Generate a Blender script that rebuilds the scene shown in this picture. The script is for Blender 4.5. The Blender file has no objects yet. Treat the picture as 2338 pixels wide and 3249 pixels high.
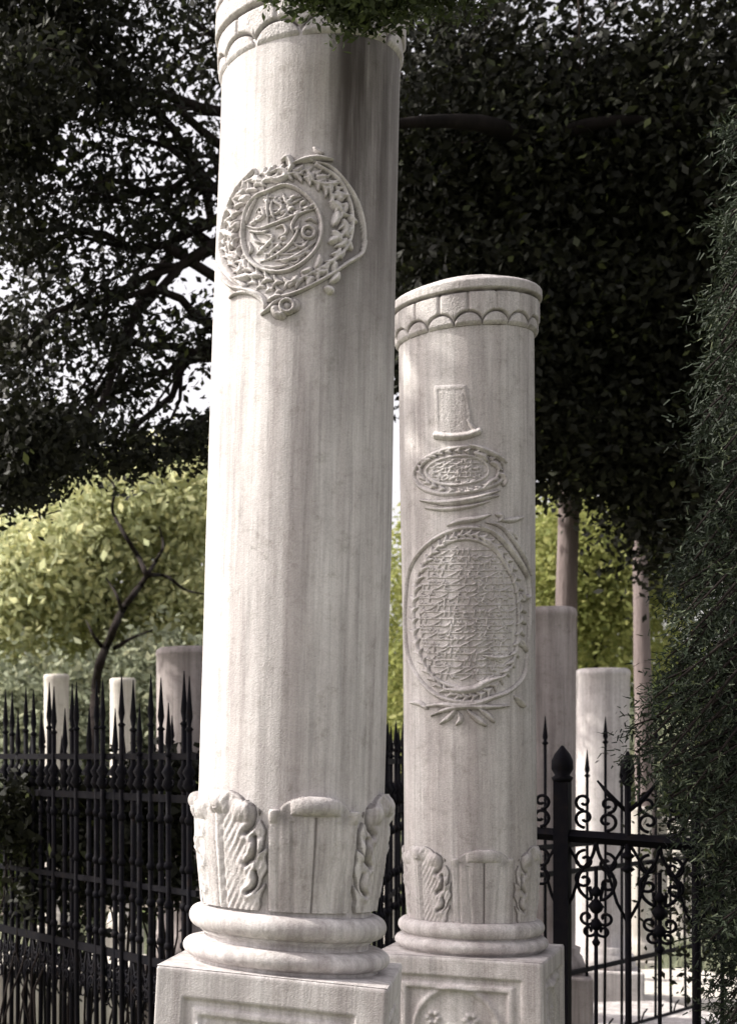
import bpy, math, random
import numpy as np
from mathutils import Vector, Matrix
random.seed(7); rng = np.random.default_rng(7)
R = math.radians
scene = bpy.context.scene
COL = scene.collection

# ------------------------------------------------------------------ camera
F = 4650.0; PX = -300.0; PY = 2400.0; EYE = 1.6     # focal length, principal point and horizon in photo pixels
cam_d = bpy.data.cameras.new('camera'); cam = bpy.data.objects.new('camera', cam_d); COL.objects.link(cam)
cam.location = (0, 0, EYE); cam.rotation_euler = (R(90), 0, 0)
cam_d.sensor_width = 36; cam_d.sensor_fit = 'VERTICAL'; cam_d.sensor_height = 36
cam_d.lens = 36*F/3249
cam_d.shift_x = (1169-PX)/3249; cam_d.shift_y = (PY-1624.5)/3249
cam_d.clip_end = 500; cam_d.clip_start = 0.05
cam_d.dof.use_dof = True; cam_d.dof.focus_distance = 3.4; cam_d.dof.aperture_fstop = 7.0
scene.camera = cam

# ------------------------------------------------------------------ light
SUN_EL, SUN_BACK = 42.0, 17.0
sd = Vector((-math.cos(R(SUN_EL))*math.cos(R(SUN_BACK)), math.cos(R(SUN_EL))*math.sin(R(SUN_BACK)), math.sin(R(SUN_EL))))
sun_d = bpy.data.lights.new('sun', 'SUN'); sun = bpy.data.objects.new('sun', sun_d); COL.objects.link(sun)
sun_d.energy = 2.6; sun_d.angle = R(0.6); sun_d.color = (1.0, 0.965, 0.87)
sun.rotation_euler = sd.to_track_quat('Z', 'Y').to_euler()
w = bpy.data.worlds.new("World"); scene.world = w; w.use_nodes = True
nt = w.node_tree; bg = nt.nodes['Background']
sky = nt.nodes.new('ShaderNodeTexSky'); sky.sky_type = 'NISHITA'; sky.sun_disc = False
sky.sun_elevation = R(SUN_EL); sky.sun_rotation = math.atan2(sd.x, sd.y)
sky.air_density = 1.0; sky.dust_density = 4.0; sky.ozone_density = 1.0
hs = nt.nodes.new('ShaderNodeHueSaturation'); hs.inputs['Saturation'].default_value = 0.22; hs.inputs['Value'].default_value = 1.0
mx = nt.nodes.new('ShaderNodeMix'); mx.data_type = 'RGBA'; mx.blend_type = 'MULTIPLY'; mx.inputs[0].default_value = 1.0
mx.inputs[7].default_value = (1.0, 0.935, 0.925, 1)
nt.links.new(sky.outputs[0], hs.inputs['Color']); nt.links.new(hs.outputs[0], mx.inputs[6]); nt.links.new(mx.outputs[2], bg.inputs[0])
bg.inputs[1].default_value = 0.14
scene.view_settings.view_transform = 'Standard'; scene.view_settings.look = 'None'
scene.view_settings.exposure = 1.2; scene.view_settings.gamma = 1.0

# ------------------------------------------------------------------ helpers
def P(u, v, Y):
    return Vector(((u-PX)/F*Y, Y, EYE+(PY-v)/F*Y))
def tag(o, label=None, cat=None, group=None, kind=None):
    if label: o['label'] = label
    if cat: o['category'] = cat
    if group: o['group'] = group
    if kind: o['kind'] = kind
    return o
def empty(name, loc=(0,0,0), rot=(0,0,0)):
    o = bpy.data.objects.new(name, None); COL.objects.link(o)
    o.location = loc; o.rotation_euler = rot; o.empty_display_size = .1
    return o
def copy_tree(o, parent=None):
    c = o.copy(); COL.objects.link(c)
    if parent: c.parent = parent
    for ch in list(o.children): copy_tree(ch, c)
    return c
class MB:
    def __init__(s): s.v = []; s.f = []; s.n = 0; s.tone = []
    def add(s, verts, faces, tone=None):
        verts = np.asarray(verts, dtype=float).reshape(-1, 3); k = s.n
        s.v.append(verts); s.f += [tuple(i+k for i in f) for f in faces]; s.n += len(verts)
    def box(s, c, d, rz=0):
        x, y, z = d[0]/2, d[1]/2, d[2]/2
        vs = np.array([(a*x, b*y, e*z) for a in (-1,1) for b in (-1,1) for e in (-1,1)])
        if rz: 
            cs, sn = math.cos(rz), math.sin(rz); vs = vs @ np.array([[cs, sn, 0], [-sn, cs, 0], [0,0,1]])
        s.add(vs+np.array(c), [(0,1,3,2),(4,6,7,5),(0,4,5,1),(2,3,7,6),(0,2,6,4),(1,5,7,3)])
    def tube(s, pts, rad, n=6, cap=True, jit=0):
        pts = [Vector(p) for p in pts]; m = len(pts)
        if not hasattr(rad, '__len__'): rad = [rad]*m
        vs = []; up = Vector((0,1,0.01))
        for i, p in enumerate(pts):
            t = (pts[min(i+1, m-1)]-pts[max(i-1, 0)]).normalized()
            a = t.cross(up); a = a.normalized() if a.length > 1e-4 else Vector((1,0,0)); b = t.cross(a).normalized()
            for k in range(n):
                q = 2*math.pi*k/n
                rr = rad[i]*(1+jit*random.uniform(-1,1))
                vs.append(p+(a*math.cos(q)+b*math.sin(q))*rr)
        fs = [(i*n+k, i*n+(k+1)%n, (i+1)*n+(k+1)%n, (i+1)*n+k) for i in range(m-1) for k in range(n)]
        if cap: fs += [tuple(range(n-1,-1,-1)), tuple(range((m-1)*n, m*n))]
        s.add([tuple(v) for v in vs], fs)
    def lathe(s, prof, n=32, c=(0,0,0)):
        vs = [(c[0]+r*math.sin(2*math.pi*k/n), c[1]-r*math.cos(2*math.pi*k/n), c[2]+z) for (r, z) in prof for k in range(n)]
        m = len(prof)
        fs = [(i*n+k, i*n+(k+1)%n, (i+1)*n+(k+1)%n, (i+1)*n+k) for i in range(m-1) for k in range(n)]
        fs += [tuple(range(n-1,-1,-1)), tuple(range((m-1)*n, m*n))]
        s.add(vs, fs)
    def build(s, name, mat, parent=None, smooth=True):
        me = bpy.data.meshes.new(name)
        me.from_pydata(np.concatenate(s.v).tolist() if s.v else [], [], s.f)
        me.materials.append(mat); me.update()
        if smooth: me.polygons.foreach_set('use_smooth', [True]*len(me.polygons))
        o = bpy.data.objects.new(name, me); COL.objects.link(o)
        if parent: o.parent = parent
        return o
def smooth_path(pts, k=6):
    pts = [np.array(p, float) for p in pts]
    if len(pts) < 3: return np.array([pts[0]+(pts[-1]-pts[0])*t for t in np.linspace(0,1,k)])
    ext = [2*pts[0]-pts[1]]+pts+[2*pts[-1]-pts[-2]]
    if np.allclose(pts[0], pts[-1]): ext[0] = pts[-2]; ext[-1] = pts[1]
    out = []
    for i in range(1, len(ext)-2):
        p0,p1,p2,p3 = ext[i-1:i+3]
        for t in np.arange(k)/k:
            out.append(.5*((2*p1)+(-p0+p2)*t+(2*p0-5*p1+4*p2-p3)*t*t+(-p0+3*p1-3*p2+p3)*t**3))
    out.append(pts[-1])
    return np.array(out)

# ------------------------------------------------------------------ materials
def newmat(name, rough=.8, spec=.3):
    m = bpy.data.materials.new(name); m.use_nodes = True
    b = m.node_tree.nodes['Principled BSDF']; b.inputs['Roughness'].default_value = rough
    b.inputs['Specular IOR Level'].default_value = spec
    return m, m.node_tree, b
def noise(nt, co, scale, detail=4, rough=.6, sc=(1,1,1)):
    mp = nt.nodes.new('ShaderNodeMapping'); mp.inputs['Scale'].default_value = sc
    n = nt.nodes.new('ShaderNodeTexNoise'); n.inputs['Scale'].default_value = scale
    n.inputs['Detail'].default_value = detail; n.inputs['Roughness'].default_value = rough
    nt.links.new(co, mp.inputs[0]); nt.links.new(mp.outputs[0], n.inputs['Vector']); return n.outputs['Fac']
def ramp(nt, fac, stops):
    r = nt.nodes.new('ShaderNodeValToRGB'); e = r.color_ramp.elements
    while len(e) < len(stops): e.new(.5)
    for i, (p, c) in enumerate(stops): e[i].position = p; e[i].color = (*c, 1)
    nt.links.new(fac, r.inputs[0]); return r.outputs[0]
def mul(nt, a, b, f=1.0):
    m = nt.nodes.new('ShaderNodeMix'); m.data_type = 'RGBA'; m.blend_type = 'MULTIPLY'; m.inputs[0].default_value = f
    nt.links.new(a, m.inputs[6]); nt.links.new(b, m.inputs[7]); return m.outputs[2]
def stone(name, lo, hi, streak=.8, bump=.35, grain=.8):
    m, nt, b = newmat(name, .75, .25)
    co = nt.nodes.new('ShaderNodeTexCoord').outputs['Object']
    c1 = ramp(nt, noise(nt, co, 5, 6, .65), [(.3, lo), (.7, hi)])
    c2 = ramp(nt, noise(nt, co, 12, 5, .7, (1,1,.05)), [(.38, (streak*.82,streak*.79,streak*.79)), (.60, (1,1,1))])
    c2 = mul(nt, c2, ramp(nt, noise(nt, co, 55, 4, .7, (1,1,.035)), [(.36, (streak*.93,)*3), (.56, (1,1,1))]))
    vn = nt.nodes.new('ShaderNodeTexNoise'); vn.inputs['Scale'].default_value = 2.6; vn.inputs['Detail'].default_value = 8; vn.inputs['Distortion'].default_value = 1.6
    nt.links.new(co, vn.inputs['Vector'])
    c2 = mul(nt, c2, ramp(nt, vn.outputs['Fac'], [(.485, (1,1,1)), (.5, (.93,.92,.92)), (.515, (1,1,1))]))
    c3 = ramp(nt, noise(nt, co, 260, 3, .8), [(.3, (grain,)*3), (.6, (1,1,1))])
    c4 = ramp(nt, noise(nt, co, 28, 6, .75), [(.30, (.70,.69,.66)), (.46, (1,1,1))])
    base = mul(nt, mul(nt, mul(nt, c1, c2), c3), c4, .8)
    at = nt.nodes.new('ShaderNodeAttribute'); at.attribute_name = 'grime_shade'
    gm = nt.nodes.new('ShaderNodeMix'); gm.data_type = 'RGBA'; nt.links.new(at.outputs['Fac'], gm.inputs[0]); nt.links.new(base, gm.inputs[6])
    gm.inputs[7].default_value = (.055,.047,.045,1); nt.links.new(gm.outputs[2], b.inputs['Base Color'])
    bp = nt.nodes.new('ShaderNodeBump'); bp.inputs['Strength'].default_value = bump; bp.inputs['Distance'].default_value = .004
    a = nt.nodes.new('ShaderNodeMath'); a.operation = 'ADD'
    nt.links.new(noise(nt, co, 45, 8, .75), a.inputs[0]); nt.links.new(noise(nt, co, 300, 2, .7), a.inputs[1])
    nt.links.new(a.outputs[0], bp.inputs['Height']); nt.links.new(bp.outputs[0], b.inputs['Normal'])
    return m
M = {}
M['marble'] = stone('weathered_marble', (.56,.53,.525), (.72,.69,.68))
M['marble_grey'] = stone('grey_marble', (.60,.565,.56), (.78,.745,.735), .85, .5, .7)
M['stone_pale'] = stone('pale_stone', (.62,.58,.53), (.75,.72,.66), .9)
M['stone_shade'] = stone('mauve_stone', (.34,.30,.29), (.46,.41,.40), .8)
def iron():
    m, nt, b = newmat('wrought_iron', .7, .12); b.inputs['Metallic'].default_value = .3
    co = nt.nodes.new('ShaderNodeTexCoord').outputs['Object']
    nt.links.new(ramp(nt, noise(nt, co, 30, 4), [(.35, (.003,.003,.006)), (.62, (.007,.006,.008)), (.8, (.02,.012,.009))]), b.inputs['Base Color'])
    return m
M['iron'] = iron()
def bark(name, lo, hi):
    m, nt, b = newmat(name, .95, .1)
    co = nt.nodes.new('ShaderNodeTexCoord').outputs['Object']
    f = noise(nt, co, 9, 6, .7, (1,1,.18))
    nt.links.new(ramp(nt, f, [(.3, lo), (.7, hi)]), b.inputs['Base Color'])
    bp = nt.nodes.new('ShaderNodeBump'); bp.inputs['Strength'].default_value = .8; bp.inputs['Distance'].default_value = .03
    nt.links.new(f, bp.inputs['Height']); nt.links.new(bp.outputs[0], b.inputs['Normal'])
    return m
M['bark_dark'] = bark('dark_bark', (.010,.008,.008), (.028,.022,.020))
M['bark_black'] = bark('black_bark', (.005,.004,.004), (.014,.011,.010))
M['bark_mauve'] = bark('mauve_grey_bark', (.13,.105,.10), (.25,.205,.20))
def leafmat(name, stops, trans=.35):
    m = bpy.data.materials.new(name); m.use_nodes = True; nt = m.node_tree; nt.nodes.clear()
    out = nt.nodes.new('ShaderNodeOutputMaterial'); mix = nt.nodes.new('ShaderNodeMixShader')
    d = nt.nodes.new('ShaderNodeBsdfPrincipled'); d.inputs['Roughness'].default_value = .6; d.inputs['Specular IOR Level'].default_value = .25
    t = nt.nodes.new('ShaderNodeBsdfTranslucent')
    at = nt.nodes.new('ShaderNodeAttribute'); at.attribute_name = 'tone'
    c = ramp(nt, at.outputs['Fac'], stops)
    nt.links.new(c, d.inputs['Base Color']); nt.links.new(c, t.inputs['Color'])
    mix.inputs[0].default_value = trans
    nt.links.new(d.outputs[0], mix.inputs[1]); nt.links.new(t.outputs[0], mix.inputs[2]); nt.links.new(mix.outputs[0], out.inputs[0])
    return m
M['leaf_dark'] = leafmat('dark_leaf', [(0,(.007,.008,.004)), (.75,(.016,.017,.009)), (.92,(.035,.042,.016)), (1,(.13,.15,.05))], .2)  # palest tones paint in the sparse sunlit leaf specks
M['leaf_yew'] = leafmat('conifer_needle', [(0,(.012,.018,.012)), (.7,(.030,.042,.024)), (.92,(.06,.075,.04)), (1,(.15,.165,.09))], .15)
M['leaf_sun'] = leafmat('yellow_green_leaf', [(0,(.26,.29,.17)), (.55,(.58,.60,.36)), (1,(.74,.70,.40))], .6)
M['leaf_olive'] = leafmat('olive_leaf', [(0,(.15,.17,.12)), (.6,(.36,.39,.28)), (1,(.58,.58,.40))], .45)
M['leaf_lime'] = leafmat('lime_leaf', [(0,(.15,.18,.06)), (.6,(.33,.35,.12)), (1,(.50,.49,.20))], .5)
M['leaf_mid'] = leafmat('mid_green_leaf', [(0,(.03,.045,.015)), (.6,(.08,.11,.03)), (1,(.16,.20,.06))], .4)
M['leaf_ov'] = leafmat('shaded_green_leaf', [(0,(.02,.028,.012)), (.6,(.045,.06,.022)), (1,(.10,.13,.045))], .3)
def ground():
    m, nt, b = newmat('ground', .95, .1)
    co = nt.nodes.new('ShaderNodeTexCoord').outputs['Object']
    f = noise(nt, co, .55, 5, .6)
    g = ramp(nt, noise(nt, co, 12, 8, .7), [(.3, (.05,.07,.025)), (.7, (.16,.20,.08))])
    d = ramp(nt, noise(nt, co, 9, 8, .7), [(.3, (.10,.085,.07)), (.7, (.26,.23,.20))])
    mk = ramp(nt, f, [(.45, (0,0,0)), (.55, (1,1,1))])
    x = nt.nodes.new('ShaderNodeMix'); x.data_type = 'RGBA'; nt.links.new(mk, x.inputs[0]); nt.links.new(g, x.inputs[6]); nt.links.new(d, x.inputs[7])
    nt.links.new(x.outputs[2], b.inputs['Base Color'])
    bp = nt.nodes.new('ShaderNodeBump'); bp.inputs['Strength'].default_value = .6; bp.inputs['Distance'].default_value = .05
    nt.links.new(noise(nt, co, 20, 8, .8), bp.inputs['Height']); nt.links.new(bp.outputs[0], b.inputs['Normal'])
    return m
M['ground'] = ground()

# ------------------------------------------------------------------ ground and paving
g = MB(); n = 60
xs = np.concatenate([np.linspace(-150,-20,8), np.linspace(-18,30,50), np.linspace(35,200,8)]); ys = np.concatenate([np.linspace(-60,0,6), np.linspace(1,40,50), np.linspace(45,250,8)])
X, Yg = np.meshgrid(xs, ys); Z = .03*np.sin(X*1.3+Yg*.7)*np.cos(Yg*.9-X*.3)-.03
vs = np.stack([X, Yg, Z], -1).reshape(-1,3); nx = len(xs)
g.add(vs, [(j*nx+i, j*nx+i+1, (j+1)*nx+i+1, (j+1)*nx+i) for j in range(len(ys)-1) for i in range(nx-1)])
tag(g.build('ground', M['ground']), kind='structure')
pv = MB()
def rect_slab(mb, u0, u1, v0, v1, z, th, Yoff=0):
    pass

# ------------------------------------------------------------------ carved columns
class Col:
    """frame of a round shaft: base point, lean and radius profile; turns photo traces into surface coordinates"""
    def __init__(s, u, v, Y, lean, prof):
        s.base = P(u, v, Y); s.lean = lean; s.prof = prof
        s.Mx = Matrix.Translation(s.base) @ Matrix.Rotation(lean, 4, 'Y'); s.inv = s.Mx.inverted()
        s.zz = [p[1] for p in prof]; s.rr = [p[0] for p in prof]
    def r(s, z): return np.interp(z, s.zz, s.rr)
    def hit(s, u, v):
        o = s.inv @ Vector((0,0,EYE)); d = (s.inv.to_3x3() @ Vector(((u-PX)/F, 1, (PY-v)/F)))
        z = .5; rad = float(s.r(z))
        for _ in range(6):
            a = d.x**2+d.y**2; b = 2*(o.x*d.x+o.y*d.y); c = o.x**2+o.y**2-rad**2
            disc = max(b*b-4*a*c, 0); t = (-b-math.sqrt(disc))/(2*a)
            p = o+d*t; rad = float(s.r(p.z))
        return math.atan2(p.x, -p.y), p.z
RREF = .195
def relief(col, name, strokes, mat, parent, step=.0016, pad=.012, sink=.0015, base=None, grime_shade=.75):
    """strokes: (points in (arc metres, z metres), width, height, taper) -> carved height field hugging the shaft"""
    segs = []
    for pts, wd, ht, tp in strokes:
        pts = np.asarray(pts, float)
        m = len(pts)
        for i in range(m-1):
            def wf(t):
                if tp == 0: return wd
                if tp == 1: return wd*max(.25, math.sin(math.pi*min(max(t,.0),1))**.6)
                if tp == 2: return wd*max(.15, 1-t)
                return wd*max(.15, t)
            segs.append((pts[i], pts[i+1], wf(i/(m-1)), wf((i+1)/(m-1)), ht))
    allp = np.concatenate([np.asarray(s[0], float) for s in strokes]); lo = allp.min(0)-pad; hi = allp.max(0)+pad
    S = np.arange(lo[0], hi[0], step); Zr = np.arange(lo[1], hi[1], step)
    SS, ZZ = np.meshgrid(S, Zr); H = np.full(SS.shape, -1.0)
    if base is not None: H = np.maximum(H, base(SS, ZZ))
    for a, b, w0, w1, ht in segs:
        wm = max(w0, w1)
        i0 = max(0, int((min(a[0],b[0])-wm-lo[0])/step)); i1 = min(len(S), int((max(a[0],b[0])+wm-lo[0])/step)+2)
        j0 = max(0, int((min(a[1],b[1])-wm-lo[1])/step)); j1 = min(len(Zr), int((max(a[1],b[1])+wm-lo[1])/step)+2)
        if i1 <= i0 or j1 <= j0: continue
        xs_ = SS[j0:j1, i0:i1]; zs_ = ZZ[j0:j1, i0:i1]
        d = b-a; L2 = max(d@d, 1e-12)
        t = np.clip(((xs_-a[0])*d[0]+(zs_-a[1])*d[1])/L2, 0, 1)
        dist = np.hypot(xs_-a[0]-t*d[0], zs_-a[1]-t*d[1]); ww = w0+(w1-w0)*t
        q = 1-(dist/ww)**2
        hh = np.where(q > 0, ht*np.maximum(1-np.sqrt(np.maximum(1-q, 0))**1.6, 0)**.85*np.minimum(1, ww/ (wm+1e-9)+.3), -1)
        H[j0:j1, i0:i1] = np.maximum(H[j0:j1, i0:i1], hh)
    keep = H > -.5
    H = np.where(keep, H, -sink)
    Hs = H.copy()
    Hs[1:-1,1:-1] = (H[1:-1,1:-1]*4+H[:-2,1:-1]+H[2:,1:-1]+H[1:-1,:-2]+H[1:-1,2:])/8
    Hs += rng.normal(0, .00035, H.shape)*keep
    rad = col.r(ZZ)+Hs; th = SS/RREF
    vs = np.stack([rad*np.sin(th), -rad*np.cos(th), ZZ], -1).reshape(-1,3)
    nx = len(S); any4 = keep[:-1,:-1]|keep[1:,:-1]|keep[:-1,1:]|keep[1:,1:]
    jj, ii = np.nonzero(any4); q0 = jj*nx+ii
    faces = np.stack([q0, q0+1, q0+nx+1, q0+nx], -1)
    used = np.unique(faces); remap = np.full(len(vs), -1); remap[used] = np.arange(len(used))
    mb = MB(); mb.v = [vs[used]]; mb.n = len(used); mb.f = [tuple(f) for f in remap[faces].tolist()]
    o = mb.build(name, mat, parent)
    # dirt and painted-in shading, close against the carving and in the hollows
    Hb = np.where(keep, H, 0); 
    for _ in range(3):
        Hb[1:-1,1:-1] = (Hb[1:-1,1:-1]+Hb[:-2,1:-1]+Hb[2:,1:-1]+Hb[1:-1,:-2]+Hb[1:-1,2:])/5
    gr = np.clip(np.clip((Hb-np.where(keep, Hs, 0)-.0003)/.0022, 0, 1)*grime_shade+.30*np.clip((Hb-.001)/.003,0,1)*(Hs < .003)*grime_shade, 0, .95)
    at = o.data.attributes.new('grime_shade', 'FLOAT', 'POINT'); at.data.foreach_set('value', gr.ravel()[used].astype(np.float32))
    return o
def tracer(col, ox, oy, sc):
    def T(pts, wd, ht, tp=1, k=6):
        q = []
        for x, y in smooth_path(pts, k):
            th, z = col.hit(ox+x/sc, oy+y/sc); q.append((th*RREF, z))
        return (q, wd, ht, tp)
    return T
def ring(cx, cy, rx, ry, a0=0, a1=360, n=24, rot=0):
    out = []
    for a in np.linspace(R(a0), R(a1), n):
        x, y = rx*math.cos(a), -ry*math.sin(a)
        out.append((cx+x*math.cos(rot)-y*math.sin(rot), cy+x*math.sin(rot)+y*math.cos(rot)))
    return out
def shaft(col, z0, z1, mat, parent, n=128, rows=140):
    zs = np.linspace(z0, z1, rows); th = np.arange(n)*2*math.pi/n
    ZZ, TT = np.meshgrid(zs, th, indexing='ij')
    rad = col.r(ZZ)*(1+.0022*np.sin(TT*5+ZZ*3)+.002*np.sin(TT*3-ZZ*5+1)+.0012*np.sin(TT*11+ZZ*7))
    vs = np.stack([rad*np.sin(TT), -rad*np.cos(TT), ZZ], -1).reshape(-1,3)
    mb = MB(); mb.add(vs, [(i*n+k, i*n+(k+1)%n, (i+1)*n+(k+1)%n, (i+1)*n+k) for i in range(rows-1) for k in range(n)])
    mb.f.append(tuple(range((rows-1)*n, rows*n)))
    return mb.build('shaft', mat, parent)
def collar(z0, ri, ro, grooves, lobes, phase, lo, amp, top, mat, parent, lw=.0035, gd=.011):
    """flared band with incised scallops; grooves = heights of the ring grooves"""
    n = 900; zs = np.linspace(0, top, max(60, int(top/.0018))); th = np.arange(n)*2*math.pi/n
    ZZ, TT = np.meshgrid(zs, th, indexing='ij')
    rad = ri+(ro-ri)*np.clip(ZZ/.012, 0, 1)**.5
    per = 2*math.pi/lobes
    ph = ((TT-phase)/per) % 1.0
    curve = lo+amp*np.sqrt(np.maximum(0, 1-(2*ph-1)**2))*1.0
    # distance to scallop curve in metres (vertical distance scaled by local slope)
    dx = per*ro*.5
    slope = np.abs(amp*(2*ph-1)/np.sqrt(np.maximum(.02, 1-(2*ph-1)**2))/dx)
    dist = np.abs(ZZ-curve)/np.sqrt(1+slope**2)
    inc = gd*np.exp(-(dist/lw)**2)
    inside = ZZ < curve
    rad = rad - inc - np.where(inside, .004, 0)
    # tongue divides above each scallop peak
    dv = np.abs(ph-.5)*per*ro
    g_top = grooves[0] if grooves else top
    rad -= np.where((ZZ > lo+amp) & (ZZ < g_top), .006*np.exp(-(dv/.0035)**2), 0)
    for gz in grooves: rad -= gd*1.2*np.exp(-((ZZ-gz)/(lw*1.25))**2)
    rad += np.where(ZZ > g_top, .006, 0)
    rad = np.where(ZZ > top-.012, rad-.012*(np.clip((ZZ-top+.012)/.012, 0, 1))**2, rad)
    rad += rng.normal(0, .0004, rad.shape)
    vs = np.stack([rad*np.sin(TT), -rad*np.cos(TT), ZZ+z0], -1).reshape(-1,3)
    m = len(zs)
    mb = MB(); mb.add(vs, [(i*n+k, i*n+(k+1)%n, (i+1)*n+(k+1)%n, (i+1)*n+k) for i in range(m-1) for k in range(n)])
    mb.f += [tuple(range(n-1,-1,-1)), tuple(range((m-1)*n, m*n))]
    o = mb.build('collar', mat, parent)
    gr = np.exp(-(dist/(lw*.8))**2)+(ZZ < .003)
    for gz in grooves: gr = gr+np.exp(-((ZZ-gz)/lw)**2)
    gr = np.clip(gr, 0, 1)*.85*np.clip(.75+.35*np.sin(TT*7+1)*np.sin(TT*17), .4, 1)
    at = o.data.attributes.new('grime_shade', 'FLOAT', 'POINT'); at.data.foreach_set('value', gr.ravel().astype(np.float32))
    return o
def torus_ring(name, zc, rmax, hh, mat, parent, bulge=.022):
    prof = [(rmax-bulge-.01, zc-hh)]+[(rmax-bulge+bulge*math.cos(a), zc+hh*math.sin(a)) for a in np.linspace(-math.pi/2, math.pi/2, 14)]+[(rmax-bulge-.01, zc+hh)]
    mb = MB(); mb.lathe(prof, 96); return mb.build(name, mat, parent)
def pedestal(name, half, z_top, z_bot, yaw, panel, mat, parent, deco=None, fr=.075):
    """square block; each side a fine grid with recessed, framed panel"""
    mb = MB(); step = .004
    for side in range(4):
        ss = np.arange(-half, half+1e-6, 2*half/int(2*half/step)); fine = side in (0, 1)
        zs = np.concatenate([[z_bot], np.arange(max(z_bot+.01, z_top-.5), z_top-.008, step if fine else .03), [z_top-.006, z_top-.003, z_top]])
        if not fine: ss = np.linspace(-half, half, 9)
        SS, ZZ = np.meshgrid(ss, zs)
        d = np.minimum(half-np.abs(SS), np.minimum(z_top-ZZ, ZZ-z_bot))   # distance from the border
        H = np.zeros(SS.shape)
        def st(x, a, wd): return np.clip((x-a)/wd, 0, 1)
        H -= .010*st(d, fr, .005)-.006*st(d, fr+.018, .005)+.010*st(d, fr+.034, .005)
        if deco is not None: H += deco(SS, z_top-ZZ, half)
        edge = np.clip((.006-(z_top-ZZ))/.006, 0, 1)**2*.006+np.clip((.006-(half-np.abs(SS)))/.006, 0, 1)**2*.003
        H -= edge
        H += rng.normal(0, .00008, H.shape) if fine else 0
        n_ = half+H
        a = yaw-side*math.pi/2*(-1)
        # outward normal for side 0 faces the camera (-Y)
        nx_, ny_ = math.sin(a), -math.cos(a); tx, ty = math.cos(a), math.sin(a)
        sgn = SS*np.where(True, 1-edge/half, 1)
        vs = np.stack([nx_*n_+tx*sgn, ny_*n_+ty*sgn, ZZ], -1).reshape(-1,3); k = len(ss)
        mb.add(vs, [(j*k+i, j*k+i+1, (j+1)*k+i+1, (j+1)*k+i) for j in range(len(zs)-1) for i in range(k-1)])
    c = [(math.cos(yaw)*sx*half-math.sin(yaw)*sy*half, math.sin(yaw)*sx*half+math.cos(yaw)*sy*half, z_top-.0065) for sx, sy in ((-1,-1),(1,-1),(1,1),(-1,1))]
    mb.add([(x*.99, y*.99, z+.006) for x, y, z in c], [(0,1,2,3)])
    return mb.build(name, mat, parent, smooth=True)
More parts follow.
